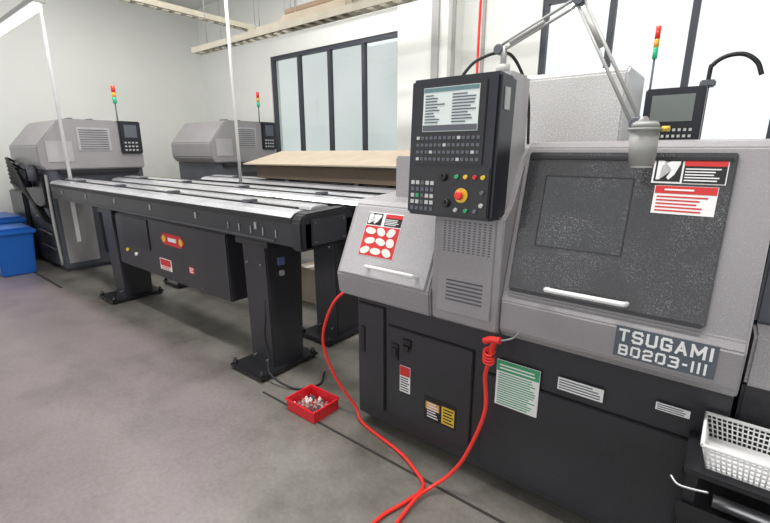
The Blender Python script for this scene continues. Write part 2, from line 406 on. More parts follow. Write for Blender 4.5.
put(G().fpoly(fl2,[(-1.49,0.296),(-1.477,0.296),(-1.474,0.33),(-1.445,0.348),(-1.408,0.348),(-1.408,0.338),(-1.425,0.31),(-1.445,0.296),(-1.452,0.303),(-1.44,0.322),(-1.462,0.325),(-1.467,0.35),(-1.49,0.35)],0.003,0.004),"pictogram_hand",w,M_PAPER)
put(G().fbox(fl2,-1.38,-1.272,0.335,0.355,0.003,0.004),"red_heading",w,M_RED)
put(G().fbox(fl2,-1.498,-1.272,0.122,0.285,0.002,0.003),"red_panel",w,M_RED)
M_CREAM=mat("label_cream",(0.78,0.76,0.71),0.6)
for r in range(3):
    for k in range(3):
        a=-1.452+k*0.068+(0.012 if r%2 else -0.004)+random.uniform(-.006,.006); b=0.150+r*0.053
        pts=[]
        for i in range(14):
            t_=2*math.pi*i/14; rr_=0.026*(1+0.18*math.sin(2*t_+k*1.7+r))
            pts.append((a+math.cos(t_)*rr_*1.15,b+math.sin(t_)*rr_*0.80))
        put(G().fpoly(fl2,pts,0.003,0.005),"pictogram",w,M_CREAM)
lines(fl2,-1.375,-1.28,0.295,0.33,4,M_PAPER,w,0.004)

# vent column
HC=[(1.69,0.862),(1.655,0.885),(1.65,1.03),(1.66,1.38),(1.74,1.42),(1.84,1.62),(1.9,1.66),(2.9,1.66),(2.9,0.862)]
col=put(G().prism(HC,-1.018,-0.688,0.006),"vent_column",L0,M_HOOD)
fc=frame((0,1.65,1.03),(1,0,0),(0,0.01,0.35))
vp=put(G().fbox(fc,-0.985,-0.72,-0.10,0.34,0,0.006,0.003),"vent_panel",col,M_HOOD)
g=G()
for k in range(10): 
    for r in range(13):
        g.fbox(fc,-0.965+k*0.024,-0.954+k*0.024,0.185+r*0.011,0.190+r*0.011,0.005,0.0070)
put(g,"louvre",vp,M_BACKL)
g=G()
for r in range(6): g.fbox(fc,-0.94,-0.76,-0.04+r*0.018,-0.033+r*0.018,0.005,0.008,0.001)
put(g,"louvre",vp,M_BACKL)
M_CAB=mat("cabinet_pale",(0.43,0.425,0.42),0.28,0.1,0.22,3,((0.60,0.60,0.60),0.48,150))
rc=put(G().prism([(2.45,1.6),(2.45,2.02),(2.5,2.05),(2.93,2.05),(2.93,1.6)],-1.60,-0.455,0.01),"rear_cabinet",L0,M_CAB)
put(G().box(-1.5,-1.02,2.0,2.5,1.38,1.62,0.01),"spindle_cover",L0,M_HOOD)

# pendant
fp=frame((-0.90,1.555,1.38),(1,0.0,0),(0,0.03,0.55))
pen=put(G().fbox(fp,-0.205,0.195,0.0,0.555,-0.15,0,0.012),"control_panel",L0,M_PEND,"black operator panel with screen, keys and emergency stop")
put(G().box(-1.07,-0.712,1.705,1.89,1.40,1.95,0.012),"panel_housing",L0,M_HOODL)
put(G().fbox(fp,-0.170,0.145,0.215,0.53,0,0.006,0.004),"screen_bezel",pen,M_DARK2)
sc=put(G().fbox(fp,-0.135,0.115,0.345,0.515,0.006,0.008),"screen",pen,M_SCREEN)
lines(fp,-0.125,-0.03,0.375,0.49,10,M_GREYP,sc,0.0095,jag=0.6)
lines(fp,0.0,0.105,0.375,0.49,10,M_GREYP,sc,0.0095,jag=0.5)
put(G().fbox(fp,-0.133,0.113,0.497,0.513,0.008,0.009),"screen_header",sc,mat("header_teal",(0.12,0.22,0.24),0.4,emit=0.05))
put(G().fbox(fp,-0.133,0.113,0.347,0.37,0.008,0.009),"screen_footer",sc,M_KEYG)
for r in range(4):
    for k in range(14):
        mk=M_KEYW if (k*5+r*3)%9==0 else M_KEYG
        put(G().fbox(fp,-0.160+k*0.0212,-0.146+k*0.0212,0.230+r*0.028,0.242+r*0.028,0.006,0.009),"key",pen,mk)
put(G().fbox(fp,-0.19,0.18,0.01,0.205,0,0.004,0.003),"button_plate",pen,M_DARK2)
for r in range(5):
    for k in range(5):
        mk=M_GREEN if (r==2 and k==1) else (M_KEYW if (r*k+r)%3 else M_KEYG)
        put(G().fbox(fp,-0.178+k*0.024,-0.162+k*0.024,0.022+r*0.027,0.038+r*0.027,0.004,0.008),"key",pen,mk)
for (a,b) in ((-0.02,0.165),(0.0,0.06)):
    put(G().cyl(FP(fp,a,b,0.004),FP(fp,a,b,0.022),0.017,0.014,20).fbox(fp,a-0.003,a+0.003,b,b+0.014,0.022,0.028),"knob",pen,M_BLK)
put(G().cyl(FP(fp,0.065,0.095,0.004),FP(fp,0.065,0.095,0.008),0.029,0.029,28),"yellow_ring",pen,M_YEL)
put(G().cyl(FP(fp,0.065,0.095,0.008),FP(fp,0.065,0.095,0.03),0.010).cyl(FP(fp,0.065,0.095,0.022),FP(fp,0.065,0.095,0.035),0.019,0.017,24,0.004),"emergency_stop",pen,M_HOSE,"red mushroom button")
for (a,b,mm) in ((0.04,0.168,M_GREEN),(0.08,0.168,M_YEL),(0.12,0.168,M_RED),(0.155,0.168,M_YEL),(0.155,0.06,M_KEYW),(0.155,0.11,M_KEYG),(0.045,0.035,M_KEYW),(0.09,0.035,M_GREEN),(0.13,0.035,M_KEYG)):
    put(G().cyl(FP(fp,a,b,0.004),FP(fp,a,b,0.014),0.009,0.008),"button",pen,mm)
put(G().box(-0.708,-0.700,1.62,1.66,1.80,1.88),"side_port",pen,M_KEYW)
put(G().tube([(-0.98,1.78,1.94),(-0.96,1.77,1.97),(-0.92,1.80,2.02),(-0.84,1.85,2.05),(-0.81,1.95,2.03),(-0.80,2.1,1.9),(-0.80,2.15,1.68)],0.007,8),"conduit",L0,M_RUB)

# ------------------------------------------------------------------ work lamp
WL=root("work_lamp",(-0.80,1.80,1.955),"grey articulated work lamp clamped above the lathe panel","lamp")
put(G().cyl((-0.80,1.80,1.951),(-0.80,1.80,1.99),0.028).cyl((-0.80,1.80,1.98),(-0.80,1.80,2.06),0.012),"clamp_base",WL,M_LGREY)
A=Vector((-0.82,1.80,2.05)); B=Vector((-0.51,1.76,2.165)); C=Vector((-0.265,1.66,1.735)); D=Vector((-0.235,1.64,1.665))
def arm(a,b,name):
    d=(b-a).normalized(); s=d.cross(Vector((0,1,0))).normalized()*0.012
    g=G().cyl(a+s,b+s,0.006,seg=8).cyl(a-s,b-s,0.006,seg=8)
    g.cyl(a+d*0.05,a+d*0.2,0.009,seg=8)
    return put(g,name,WL,M_LGREY)
arm(A,B,"lower_arm"); arm(B,C,"upper_arm")
for p in (A,B,C): put(G().cyl(p+Vector((0,-0.018,0)),p+Vector((0,0.018,0)),0.02,bev=0.003),"joint",WL,M_KEYG)
g=G().cyl(C,D+Vector((0,0,0.08)),0.012)
g.cyl(D+Vector((0,0,0.075)),D+Vector((0,0,0.055)),0.034,0.043,28,0.004).cyl(D+Vector((0,0,0.056)),D+Vector((0,0,0.046)),0.050,0.050,28,0.003).cyl(D+Vector((0,0,0.046)),D+Vector((0.004,0,-0.065)),0.043,0.037,28,0.004)
put(g,"lamp_head",WL,M_LGREY)
put(G().cyl(D+Vector((0.046,-0.0,0.05)),D+Vector((0.068,0,0.052)),0.009,0.007,12),"switch",WL,M_YEL)
put(G().cyl(D+Vector((0.004,0,-0.063)),D+Vector((0.004,0,-0.068)),0.032,0.032,24),"lens",WL,M_PAPER)

# ------------------------------------------------------------------ bar feeders
def feeder(Y0,x0,x1,legs,label,name="bar_feeder",box=True):
    R=root(name,((x0+x1)/2,Y0+0.2,0),label,"bar feeder","bar feeders beside the lathes")
    Z=1.04
    put(G().box(x0,x1,Y0-0.02,Y0+0.42,Z,Z+0.17,0.008),"beam",R,M_DARK)
    put(G().prism([(Y0-0.035,Z+0.172),(Y0-0.035,Z+0.195),(Y0+0.0,Z+0.222),(Y0+0.36,Z+0.228),(Y0+0.41,Z+0.20),(Y0+0.41,Z+0.172)],x0+0.01,x1-0.10,0.003),"lid_frame",R,M_DARK2)
    put(G().prism([(Y0-0.038,Z+0.197),(Y0-0.005,Z+0.224),(Y0+0.065,Z+0.238),(Y0+0.065,Z+0.226),(Y0,Z+0.216),(Y0-0.03,Z+0.19)],x0+0.02,x1-0.11),"lid",R,M_SILV,"polished aluminium front lid")
    put(G().prism([(Y0+0.135,Z+0.226),(Y0+0.145,Z+0.246),(Y0+0.20,Z+0.254),(Y0+0.29,Z+0.250),(Y0+0.31,Z+0.226)],x0+0.02,x1-0.11,0.003),"lid",R,M_SILV,"brushed aluminium rear lid")
    put(G().box(x0+0.05,x1-0.2,Y0+0.085,Y0+0.115,Z+0.226,Z+0.244,0.003),"guide_rail",R,M_RUB)
    put(G().box(x0+0.05,x1-0.2,Y0+0.325,Y0+0.35,Z+0.226,Z+0.248,0.003),"guide_rail",R,M_RUB)
    for k in range(4):
        hx=x0+0.7+k*1.15
        put(G().box(hx,hx+0.07,Y0+0.06,Y0+0.15,Z+0.236,Z+0.262,0.004),"hinge",R,M_BACKL)
    put(G().box(x0+0.01,x1-0.10,Y0-0.045,Y0-0.030,Z+0.158,Z+0.178),"trim_strip",R,M_RUB)
    put(G().prism([(Y0-0.05,Z-0.01),(Y0-0.05,Z+0.18),(Y0-0.01,Z+0.225),(Y0+0.36,Z+0.240),(Y0+0.43,Z+0.2),(Y0+0.43,Z-0.01)],x1-0.10,x1,0.012),"end_cap",R,M_DARK2)
    put(G().box(x1-0.002,x1+0.012,Y0+0.03,Y0+0.35,Z+0.015,Z+0.19,0.005),"end_plate",R,M_DARK)
    for q,zz in ((0.06,0.04),(0.32,0.04),(0.06,0.165),(0.32,0.165)):
        put(G().cyl((x1+0.010,Y0+q,Z+zz),(x1+0.018,Y0+q,Z+zz),0.008,seg=6),"bolt",R,M_BACKL)
    fe=FY(Y0-0.02)
    n=int((x1-x0)/0.8)
    for k in range(n):
        a=x0+0.4+k*0.8
        put(G().fbox(fe,a,a+0.03,Z+0.08,Z+0.13,0,0.008,0.002),"latch",R,M_STEEL)
    for k in range(5):
        a=x1-0.85+k*0.14
        put(G().fbox(fe,a,a+0.012,Z+0.045,Z+0.10,0,0.008,0.002),"screw_plate",R,M_STEEL)
    put(G().fbox(fe,x0+0.15,x1-0.3,Z+0.018,Z+0.028,0,0.010,0.002),"side_rail",R,M_BACKL)
    for lx in legs:
        lg=put(G().hexa([(lx-0.16,Y0+0.03,0.02),(lx-0.16,Y0+0.32,0.02),(lx+0.12,Y0+0.32,0.02),(lx+0.12,Y0+0.03,0.02),
                         (lx-0.14,Y0+0.0,Z),(lx-0.14,Y0+0.34,Z),(lx+0.14,Y0+0.34,Z),(lx+0.14,Y0+0.0,Z)],0.01),"leg",R,M_DARK)
        put(G().box(lx-0.22,lx+0.18,Y0-0.14,Y0+0.42,0.02,0.045,0.006),"foot_plate",lg,M_DARK2)
        put(G().box(lx-0.20,lx+0.19,Y0-0.015,Y0+0.37,Z-0.05,Z-0.002,0.006),"top_bracket",lg,M_DARK2)
        for zz in (0.1,0.85):
            for q in (-0.09,0.07):
                put(G().cyl((lx+q,Y0+0.03,zz),(lx+q,Y0-0.008,zz),0.010,seg=6),"bolt",lg,M_BACKL)
        for ax in (-0.19,0.15):
            for ay in (-0.11,0.39):
                put(G().cyl((lx+ax,Y0+ay,0.0),(lx+ax,Y0+ay,0.085),0.012,seg=10).cyl((lx+ax,Y0+ay,0.045),(lx+ax,Y0+ay,0.065),0.022,seg=6),"levelling_bolt",lg,M_DARK2)
    if box:
        bx=put(G().box(legs[0]+0.16,legs[-1]-0.38,Y0+0.02,Y0+0.36,0.46,Z-0.02,0.01),"electrical_box",R,M_DARK)
        ff=FY(Y0+0.02)
        b0=legs[0]+0.16
        put(G().fbox(ff,b0+0.18,b0+0.78,0.70,1.0,0,0.01,0.004),"hatch",bx,M_DARK2)
        put(G().cyl(FP(ff,b0+0.25,0.64,0),FP(ff,b0+0.25,0.64,0.02),0.018),"knob",bx,M_YEL)
        put(G().cyl(FP(ff,b0+0.45,0.62,0),FP(ff,b0+0.45,0.62,0.02),0.018),"knob",bx,M_PAPER)
        w=put(G().fpoly(ff,[(b0+1.02,0.86),(b0+1.09,0.915),(b0+1.40,0.915),(b0+1.47,0.86),(b0+1.40,0.805),(b0+1.09,0.805)],0.0,0.004),"badge",bx,M_RED,"red and yellow maker badge")
        for q in (1.09,1.40):
            put(G().cyl(FP(ff,b0+q,0.86,0.004),FP(ff,b0+q,0.86,0.006),0.032,seg=20),"badge_disc",w,M_YEL)
        put(G().fbox(ff,b0+1.17,b0+1.32,0.845,0.88,0.004,0.006),"badge_bar",w,M_PAPER)
        w=put(G().fbox(ff,b0+0.95,b0+1.17,0.55,0.66,0,0.003),"safety_label",bx,M_PAPER)
        put(G().fbox(ff,b0+0.96,b0+1.16,0.59,0.655,0.003,0.004),"red_heading",w,M_RED)
        lines(ff,b0+0.97,b0+1.15,0.552,0.588,2,M_RED,w,0.004)
        w=put(G().fbox(ff,b0+1.5,b0+1.58,0.60,0.66,0,0.003),"safety_label",bx,M_RED)
        lines(ff,b0+1.505,b0+1.575,0.605,0.655,3,M_PAPER,w,0.004)
        for q in (0.1,0.6,1.2,1.7):
            put(G().cyl(FP(ff,b0+q,0.50,0),FP(ff,b0+q,0.50,0.006),0.012,seg=8),"screw",bx,M_BACKL)
    return R
F1=feeder(1.79,-6.95,-2.03,(-5.28,-2.62),"long dark bar feeder with aluminium lids on pedestal legs")
F2=feeder(2.52,-6.95,-2.03,(-5.28,-2.66),"long dark bar feeder standing against its twin, no side box",box=False)
F3=feeder(3.45,-6.2,-2.2,(-5.2,-2.9),"bar feeder of the second row under cardboard sheet",box=False)
put(G().tube([(-2.49,1.76,0.62),(-2.46,1.74,0.5),(-2.47,1.73,0.35),(-2.45,1.74,0.2),(-2.40,1.7,0.08),(-2.2,1.75,0.012),(-2.1,1.9,0.012),(-2.2,2.05,0.012)],0.008,8),"power_cable",F1,M_RUB)
put(G().box(-2.485,-2.465,1.89,1.95,0.84,0.90,0.004),"socket",F1,mat("socket_blue",(0.10,0.16,0.30),0.5))
put(G().box(-2.485,-2.465,1.90,1.94,0.76,0.80,0.004),"socket",F1,M_LGREY)
# cardboard over second row feeder
CB=root("cardboard_sheet",(-3.6,3.65,1.30),"dull tan cardboard sheet lying over the second row feeder","cardboard")
dz=0.065
put(G().hexa([(-5.05,3.40,1.405+dz),(-4.80,3.86,1.565+dz),(-2.15,3.86,1.575+dz),(-2.25,3.40,1.425+dz),(-5.05,3.40,1.42+dz),(-4.80,3.86,1.58+dz),(-2.15,3.86,1.59+dz),(-2.25,3.40,1.44+dz)]),"sheet",CB,M_CARD)
put(G().box(-4.9,-2.35,3.50,3.84,1.305,1.40+dz),"box_body",CB,M_CARDD)
c=root("carton",(-3.5,3.2,0),"small white and brown carton standing on the floor","carton")
put(G().box(-3.66,-3.36,3.05,3.32,0,0.40,0.004),"body",c,M_CARD)
put(G().box(-3.55,-3.47,3.045,3.325,0.401,0.403),"tape",c,M_PAPER)

# ------------------------------------------------------------------ rear lathes (seen end-on)
def lathe_b(label):
    R=root("lathe",(-7.6,2.45,0),label,"lathe","lathes at the far end")
    put(G().prism([(1.80,0.05),(1.80,1.36),(2.98,1.36),(2.98,0.05)],-8.3,-7.04,0.01).box(-8.25,-7.1,1.85,2.93,0.0,0.05),"base",R,M_BACKL)
    put(G().prism([(1.76,1.36),(1.70,1.44),(1.70,1.66),(1.98,1.98),(2.06,2.0),(2.66,2.0),(2.72,1.97),(2.88,1.60),(3.0,1.56),(3.0,1.36)],-8.3,-7.0,0.015),"hood",R,M_HOOD)
    fx=frame((-7.0,0,0),(0,1,0),(0,0,1))
    v=put(G().fbox(fx,2.17,2.58,1.60,1.90,0,0.01,0.004),"vent_grille",R,M_HOODL)
    g=G()
    for k in range(9): g.fbox(fx,2.20,2.55,1.62+k*0.030,1.630+k*0.030,0.01,0.015)
    put(g,"louvre",v,M_BACKL)
    put(G().fbox(fx,1.80,2.10,1.46,1.72,0,0.008,0.004),"cover_panel",R,M_HOODL)
    fx2=frame((-7.04,0,0),(0,1,0),(0,0,1))
    sp_=put(G().fbox(fx2,1.84,2.22,0.12,1.15,0,0.012,0.005),"side_panel",R,M_HOOD)
    put(G().fbox(fx2,1.97,2.02,0.4,0.98,0.012,0.016),"label_strip",sp_,M_PAPER)
    put(G().fbox(fx2,2.3,2.9,0.2,1.2,0,0.012,0.005),"rear_panel",R,M_DARK)
    put(G().cyl((-7.03,2.45,1.0),(-7.0,2.45,1.0),0.03),"rotary_switch",R,M_RED)
    put(G().box(-7.03,-6.97,1.9,2.9,1.30,1.36,0.01),"ledge",R,M_DARK2)
    p=put(G().box(-7.22,-6.96,2.70,2.99,1.56,2.0,0.012),"control_panel",R,M_PEND)
    put(G().box(-6.962,-6.956,2.76,2.93,1.78,1.95),"screen",p,M_KEYG)
    for k in range(4):
        for r in range(3): put(G().box(-6.962,-6.953,2.745+k*0.05,2.77+k*0.05,1.60+r*0.05,1.62+r*0.05),"key",p,M_KEYW)
    for y in (2.2,2.45): 
        put(G().box(-7.5,-7.3,y,y+0.06,2.0,2.03,0.01),"lifting_handle",R,M_KEYG)
    put(G().cyl((-7.1,2.75,1.9),(-7.1,2.75,2.24),0.010),"beacon_pole",R,M_KEYG)
    put(G().cyl((-7.1,2.75,2.24),(-7.1,2.75,2.32),0.026),"beacon_green",R,M_GRNL)
    put(G().cyl((-7.1,2.75,2.32),(-7.1,2.75,2.38),0.026),"beacon_amber",R,M_YELL)
    put(G().cyl((-7.1,2.75,2.38),(-7.1,2.75,2.47),0.026),"beacon_red",R,M_REDL)
    return R
LB=lathe_b("grey lathe with sloped hood and vent grille, seen end-on")
LC=copy_tree(LB,(0.35,2.2,0)); LC["label"]="grey lathe in the second row, seen end-on"
LB.scale=(1,1,1.03); LC.scale=(1,1,1.07)
# hoses and fittings on the side of the nearer of the two
ff=FY(1.80)
put(G().fbox(ff,-8.0,-7.2,0.86,1.30,0,0.06,0.01),"pump_housing",LB,M_DARK2)
put(G().cyl((-7.35,1.70,1.42),(-7.35,1.70,1.22),0.06),"filter_bowl",LB,M_BACKL)
put(G().cyl((-7.65,1.68,1.36),(-7.65,1.68,1.12),0.055),"filter_bowl",LB,M_DARK2)
for k in range(7):
    s_=k*0.05
    put(G().tube([(-8.25+s_,1.78,1.40-s_),(-8.05+s_,1.60-0.01*k,1.50-s_),(-7.75+s_,1.58,1.40-s_),(-7.50+s_*0.8,1.60,1.16-s_*0.6),(-7.42+s_*0.8,1.66,0.92-s_*0.5),(-7.45+s_*0.8,1.76,0.84-s_*0.6)],0.018,8),"hose",LB,M_RUB)
for z in (0.3,0.5,0.7):
    put(G().tube([(-7.9,1.77,z),(-7.6,1.75,z+0.02),(-7.25,1.76,z)],0.014,8),"pipe",LB,M_BACKL)
put(G().tube([(-7.12,1.78,0.1),(-7.12,1.77,0.7),(-7.12,1.78,1.3)],0.02,8),"pipe",LB,M_LGREY)

# lathe behind ours
LD=root("lathe",(0.0,4.8,0),"lathe in the second row with raised screen and beacon","lathe")
off=Vector((0.55,2.35,0))
for ch in list(L0.children):
    base_n=ch.name.split('.')[0]
    if base_n in ("base","hood","sliding_door","headstock_cover","cover_door","vent_column"):
        n=ch.copy(); COL.objects.link(n); n.parent=LD
        wl=W[ch.name]+off; n.location=wl-W[LD.name]; W[n.name]=wl
p=put(G().box(-0.60,-0.22,3.98,4.08,1.62,2.10,0.01),"control_panel",LD,M_PEND)
ff=FY(3.98)
put(G().fbox(ff,-0.55,-0.28,1.86,2.05,0,0.006),"screen",p,mat("screen_dim",(0.16,0.18,0.17),0.2,emit=0.1))
for r in range(3):
    for k in range(9): put(G().fbox(ff,-0.56+k*0.034,-0.542+k*0.034,1.70+r*0.045,1.72+r*0.045,0,0.006),"key",p,M_KEYW)
put(G().box(-0.54,-0.27,4.08,4.3,1.6,2.05,0.01),"panel_housing",LD,M_HOODL)
bxx=-0.60
put(G().cyl((bxx,4.15,1.9),(bxx,4.15,2.34),0.008),"beacon_pole",LD,M_KEYG)
put(G().cyl((bxx,4.15,2.34),(bxx,4.15,2.42),0.018),"beacon_green",LD,M_GRNL)
put(G().cyl((bxx,4.15,2.42),(bxx,4.15,2.48),0.018),"beacon_amber",LD,M_YELL)
put(G().cyl((bxx,4.15,2.48),(bxx,4.15,2.57),0.018),"beacon_red",LD,M_REDL)
put(G().tube([(-0.24,4.3,1.6),(-0.24,4.3,2.2),(-0.225,4.3,2.28),(-0.15,4.3,2.33),(-0.05,4.3,2.33),(0.03,4.3,2.27),(0.07,4.3,2.18)],0.016,10),"conduit",LD,M_RUB)
put(G().box(-0.29,-0.19,4.25,4.35,2.12,2.17,0.01),"conduit_clamp",LD,M_KEYG)

# ------------------------------------------------------------------ overhead
def lamp(x0,x1,y,z,drops,m=M_TUBE,lab="white hanging fluorescent strip light, lit"):
    R=root("strip_light",((x0+x1)/2,y,z),lab,"light","hanging strip lights")
    put(G().prism([(y-0.05,z),(y-0.06,z+0.02),(y-0.03,z+0.07),(y+0.03,z+0.07),(y+0.06,z+0.02),(y+0.05,z)],x0,x1,0.004),"housing",R,M_LGREY)
    put(G().cyl((x0+0.05,y,z-0.03),(x1-0.05,y,z-0.03),0.028,seg=10),"tube",R,m)
    for d in drops: put(G().cyl((d,y,z+0.06),(d,y,ZC),0.004,seg=6),"wire",R,M_STEEL)
lamp(-6.9,-5.2,1.5,2.96,(-6.6,-5.5))
lamp(-5.6,-3.9,4.75,3.55,(-5.4,-4.1))
def tray(pts,name,label,drops,cables=False):
    (x0,y0,z0),(x1,y1,z1)=pts
    R=root(name,((x0+x1)/2,(y0+y1)/2,z0),label,"cable tray")
    g=G()
    if abs(x1-x0)>abs(y1-y0):
        for s_ in (-0.07,0.06): g.box(x0,x1,y0+s_,y0+s_+0.01,z0,z0+0.07)
        k=x0+0.02
        while k<x1-0.05: g.box(k,k+0.06,y0-0.065,y0+0.065,z0+0.005,z0+0.015); k+=0.16
    else:
        for s_ in (-0.07,0.06): g.box(x0+s_,x0+s_+0.01,y0,y1,z0,z0+0.07)
        k=y0+0.02
        while k<y1-0.05: g.box(x0-0.065,x0+0.065,k,k+0.06,z0+0.005,z0+0.015); k+=0.16
    put(g,"channel",R,M_TRAYTAN)
    for d in drops: put(G().cyl((d[0],d[1],z0+0.005),(d[0],d[1],ZC),0.006,seg=6),"hanger_rod",R,M_STEEL)
    for q,mm in ((-0.035,M_RUB),(0.0,M_LGREY),(0.035,M_RUB)):
        if abs(x1-x0)>abs(y1-y0): pts2=[(x0+0.1,y0+q,z0+0.028),(x0*0.65+x1*0.35,y0+q*0.5,z0+0.03),(x0*0.3+x1*0.7,y0-q*0.4,z0+0.04),(x1-0.1,y0+q,z0+0.028)]
        else: pts2=[(x0+q,y0+0.1,z0+0.028),(x0+q*0.5,(y0+y1)/2,z0+0.03),(x0+q,y1-0.1,z0+0.028)]
        put(G().tube(pts2,0.012,6,4),"cable",R,mm)
    return R
T1=tray(((-6.1,3.5,2.95),(-1.6,3.5,2.95)),"cable_tray","galvanised cable tray hanging over the feeders",((-5.8,3.5),(-4.0,3.5),(-2.2,3.5)))
T2=tray(((-6.1,1.9,3.42),(-6.1,4.9,3.42)),"cable_tray","galvanised cable tray running across the aisle",((-6.1,2.3),(-6.1,4.6)))
T3=tray(((-5.9,4.3,3.30),(-1.5,4.3,3.30)),"cable_tray","tan cable tray close to the window wall",((-5.0,4.3),(-2.5,4.3)))
put(G().box(-4.2,-3.2,3.45,3.55,3.0,3.1,0.01),"junction_box",T1,M_CARD)
M_BOARD=mat("board_brown",(0.28,0.19,0.12),0.7,0,0.3,4)
for i,(bx_,by_,bl) in enumerate(((-4.9,4.30,1.1),(-3.7,4.30,0.9))):
    put(G().box(bx_,bx_+bl,by_-0.20,by_+0.20,3.372,3.43+0.05*i,0.004),"board",None,M_BOARD,"brown wooden board lying on the overhead tray",category="board",group="boards on the overhead tray")
def pipe(p0,p1,r,m,label,hang):
    R=root("overhead_pipe",((p0[0]+p1[0])/2,(p0[1]+p1[1])/2,p0[2]),label,"pipe")
    put(G().cyl(p0,p1,r,seg=14),"run",R,m)
    for x,y in hang: put(G().cyl((x,y,p0[2]),(x,y,ZC),0.005,seg=6).cyl((x-0.012,y,p0[2]),(x+0.012,y,p0[2]),r+0.008,seg=14),"hanger",R,M_STEEL)
pipe((-6.0,3.85,3.12),(-1.4,3.85,3.12),0.03,mat("pipe_cream",(0.55,0.48,0.30),0.45),"cream overhead air pipe over the feeders",((-5.2,3.85),(-3.4,3.85),(-1.8,3.85)))
pipe((-9.5,5.45,3.75),(-4.0,5.45,3.75),0.022,M_LGREY,"thin grey overhead pipe along the window wall",((-8.5,5.45),(-6.5,5.45),(-4.6,5.45)))

def pole(name,x,y,z0,z1,r,m,label,cat,**k):
    return put(G().cyl((x,y,z0),(x,y,z1),r,seg=12),name,None,m,label,category=cat,**k)
pole("air_drop_pipe",-6.6,1.90,1.275,ZC,0.020,M_WHITE,"white drop pipe hanging down onto the bar feeder","pipe")
pole("air_drop_pipe",-5.03,3.33,1.2,ZC,0.020,M_WHITE,"white drop pipe hanging down between the feeder rows","pipe")
put(G().tube([(-1.14,2.25,1.625),(-1.12,2.2,2.2),(-1.12,2.22,3.2),(-1.12,2.2,ZC)],0.007,8),"air_hose",None,M_HOSE,"thin red air hose hanging from the ceiling",category="hose")
struct(G().box(-3.30,-3.20,YW-0.44,YW-0.4,0.5,ZC).box(-3.08,-3.04,YW-0.3,YW-0.27,0.5,ZC),"trim_3",M_LGREY)
struct(G().box(-2.8,-2.76,YW-0.03,YW,1.0,ZC),"trim_4",M_LGREY)

# ------------------------------------------------------------------ red hose + air gun
hose=[(-1.65,1.9,0.84),(-1.70,1.76,0.83),(-1.78,1.72,0.71),(-1.85,1.72,0.49),(-1.79,1.75,0.26),(-1.66,1.80,0.06),(-1.55,1.75,0.012),(-1.23,1.68,0.012),(-1.08,1.62,0.012),(-0.97,1.545,0.012),(-0.98,1.42,0.012),(-1.02,1.28,0.012),(-1.02,1.15,0.012),(-0.97,1.08,0.012),(-0.93,1.15,0.012),(-0.945,1.31,0.014),(-0.945,1.45,0.03),(-0.92,1.54,0.04),(-0.86,1.60,0.10),(-0.785,1.62,0.24),(-0.712,1.64,0.49),(-0.725,1.65,0.67),(-0.70,1.64,0.76)]
put(G().tube(hose,0.0095,10,10),"air_hose",None,M_HOSE,"red air hose looping down from lathe onto floor",category="hose")
AG=root("air_gun",(-0.69,1.63,0.80),"red air blow gun hanging on the lathe front","air gun")
put(G().tube([(-0.70,1.64,0.765),(-0.695,1.635,0.82),(-0.68,1.63,0.86)],0.014,10),"grip",AG,M_HOSE)
put(G().tube([(-0.73,1.63,0.845),(-0.70,1.625,0.862),(-0.655,1.62,0.87)],0.015,10),"gun_body",AG,M_HOSE)
put(G().tube([(-0.655,1.62,0.87),(-0.60,1.61,0.90),(-0.575,1.605,0.93)],0.004,8),"nozzle",AG,M_STEEL)
put(G().tube([(-0.665,1.615,0.86),(-0.66,1.61,0.82),(-0.68,1.61,0.79)],0.004,8),"trigger",AG,M_RUB)
g=G()
for k in range(4):
    t=[( -0.705+0.024*math.cos(a),1.632+0.012*math.sin(a),0.80-k*0.014+0.014*math.sin(a)) for a in [i*math.pi/4 for i in range(9)]]
    g.tube(t,0.006,6,3)
put(g,"coiled_hose_knot",AG,M_HOSE)

# ------------------------------------------------------------------ red tray with parts
RT=root("parts_tray",(-1.92,1.70,0),"red plastic tray of small turned parts on floor","tray")
x0,x1,y0,y1,h=-2.05,-1.79,1.565,1.78,0.075
put(G().box(x0+0.015,x1-0.015,y0+0.015,y1-0.015,0.0,0.008),"bottom",RT,M_TRAY)
g=G()
for (a,b,c,d) in ((x0,x1,y0,y0+0.008),(x0,x1,y1-0.008,y1),(x0,x0+0.008,y0+0.008,y1-0.008),(x1-0.008,x1,y0+0.008,y1-0.008)): g.box(a,b,c,d,0,h,0.002)
put(g,"wall",RT,M_TRAY)
g=G()
for (a,b,c,d) in ((x0-0.01,x1+0.01,y0-0.01,y0+0.004),(x0-0.01,x1+0.01,y1-0.004,y1+0.01),(x0-0.01,x0+0.004,y0+0.004,y1-0.004),(x1-0.004,x1+0.01,y0+0.004,y1-0.004)): g.box(a,b,c,d,h,h+0.008,0.002)
put(g,"rim",RT,M_TRAY)
for i in range(6):
    for j in range(5):
        px=x0+0.035+i*0.037+random.uniform(-.006,.006); py=y0+0.035+j*0.036+random.uniform(-.006,.006); z=0.0085
        hh=random.uniform(0.018,0.035)
        g=G().cyl((px,py,z),(px,py,z+hh),0.012,0.012,12,0.002).cyl((px,py,z+hh),(px,py,z+hh+0.010),0.006,seg=10)
        put(g,"turned_part",None,random.choice([M_PART,M_KEYG,M_STEEL,M_PAPER]),"small turned metal part in the red tray",category="metal part",group="turned parts in the red tray")

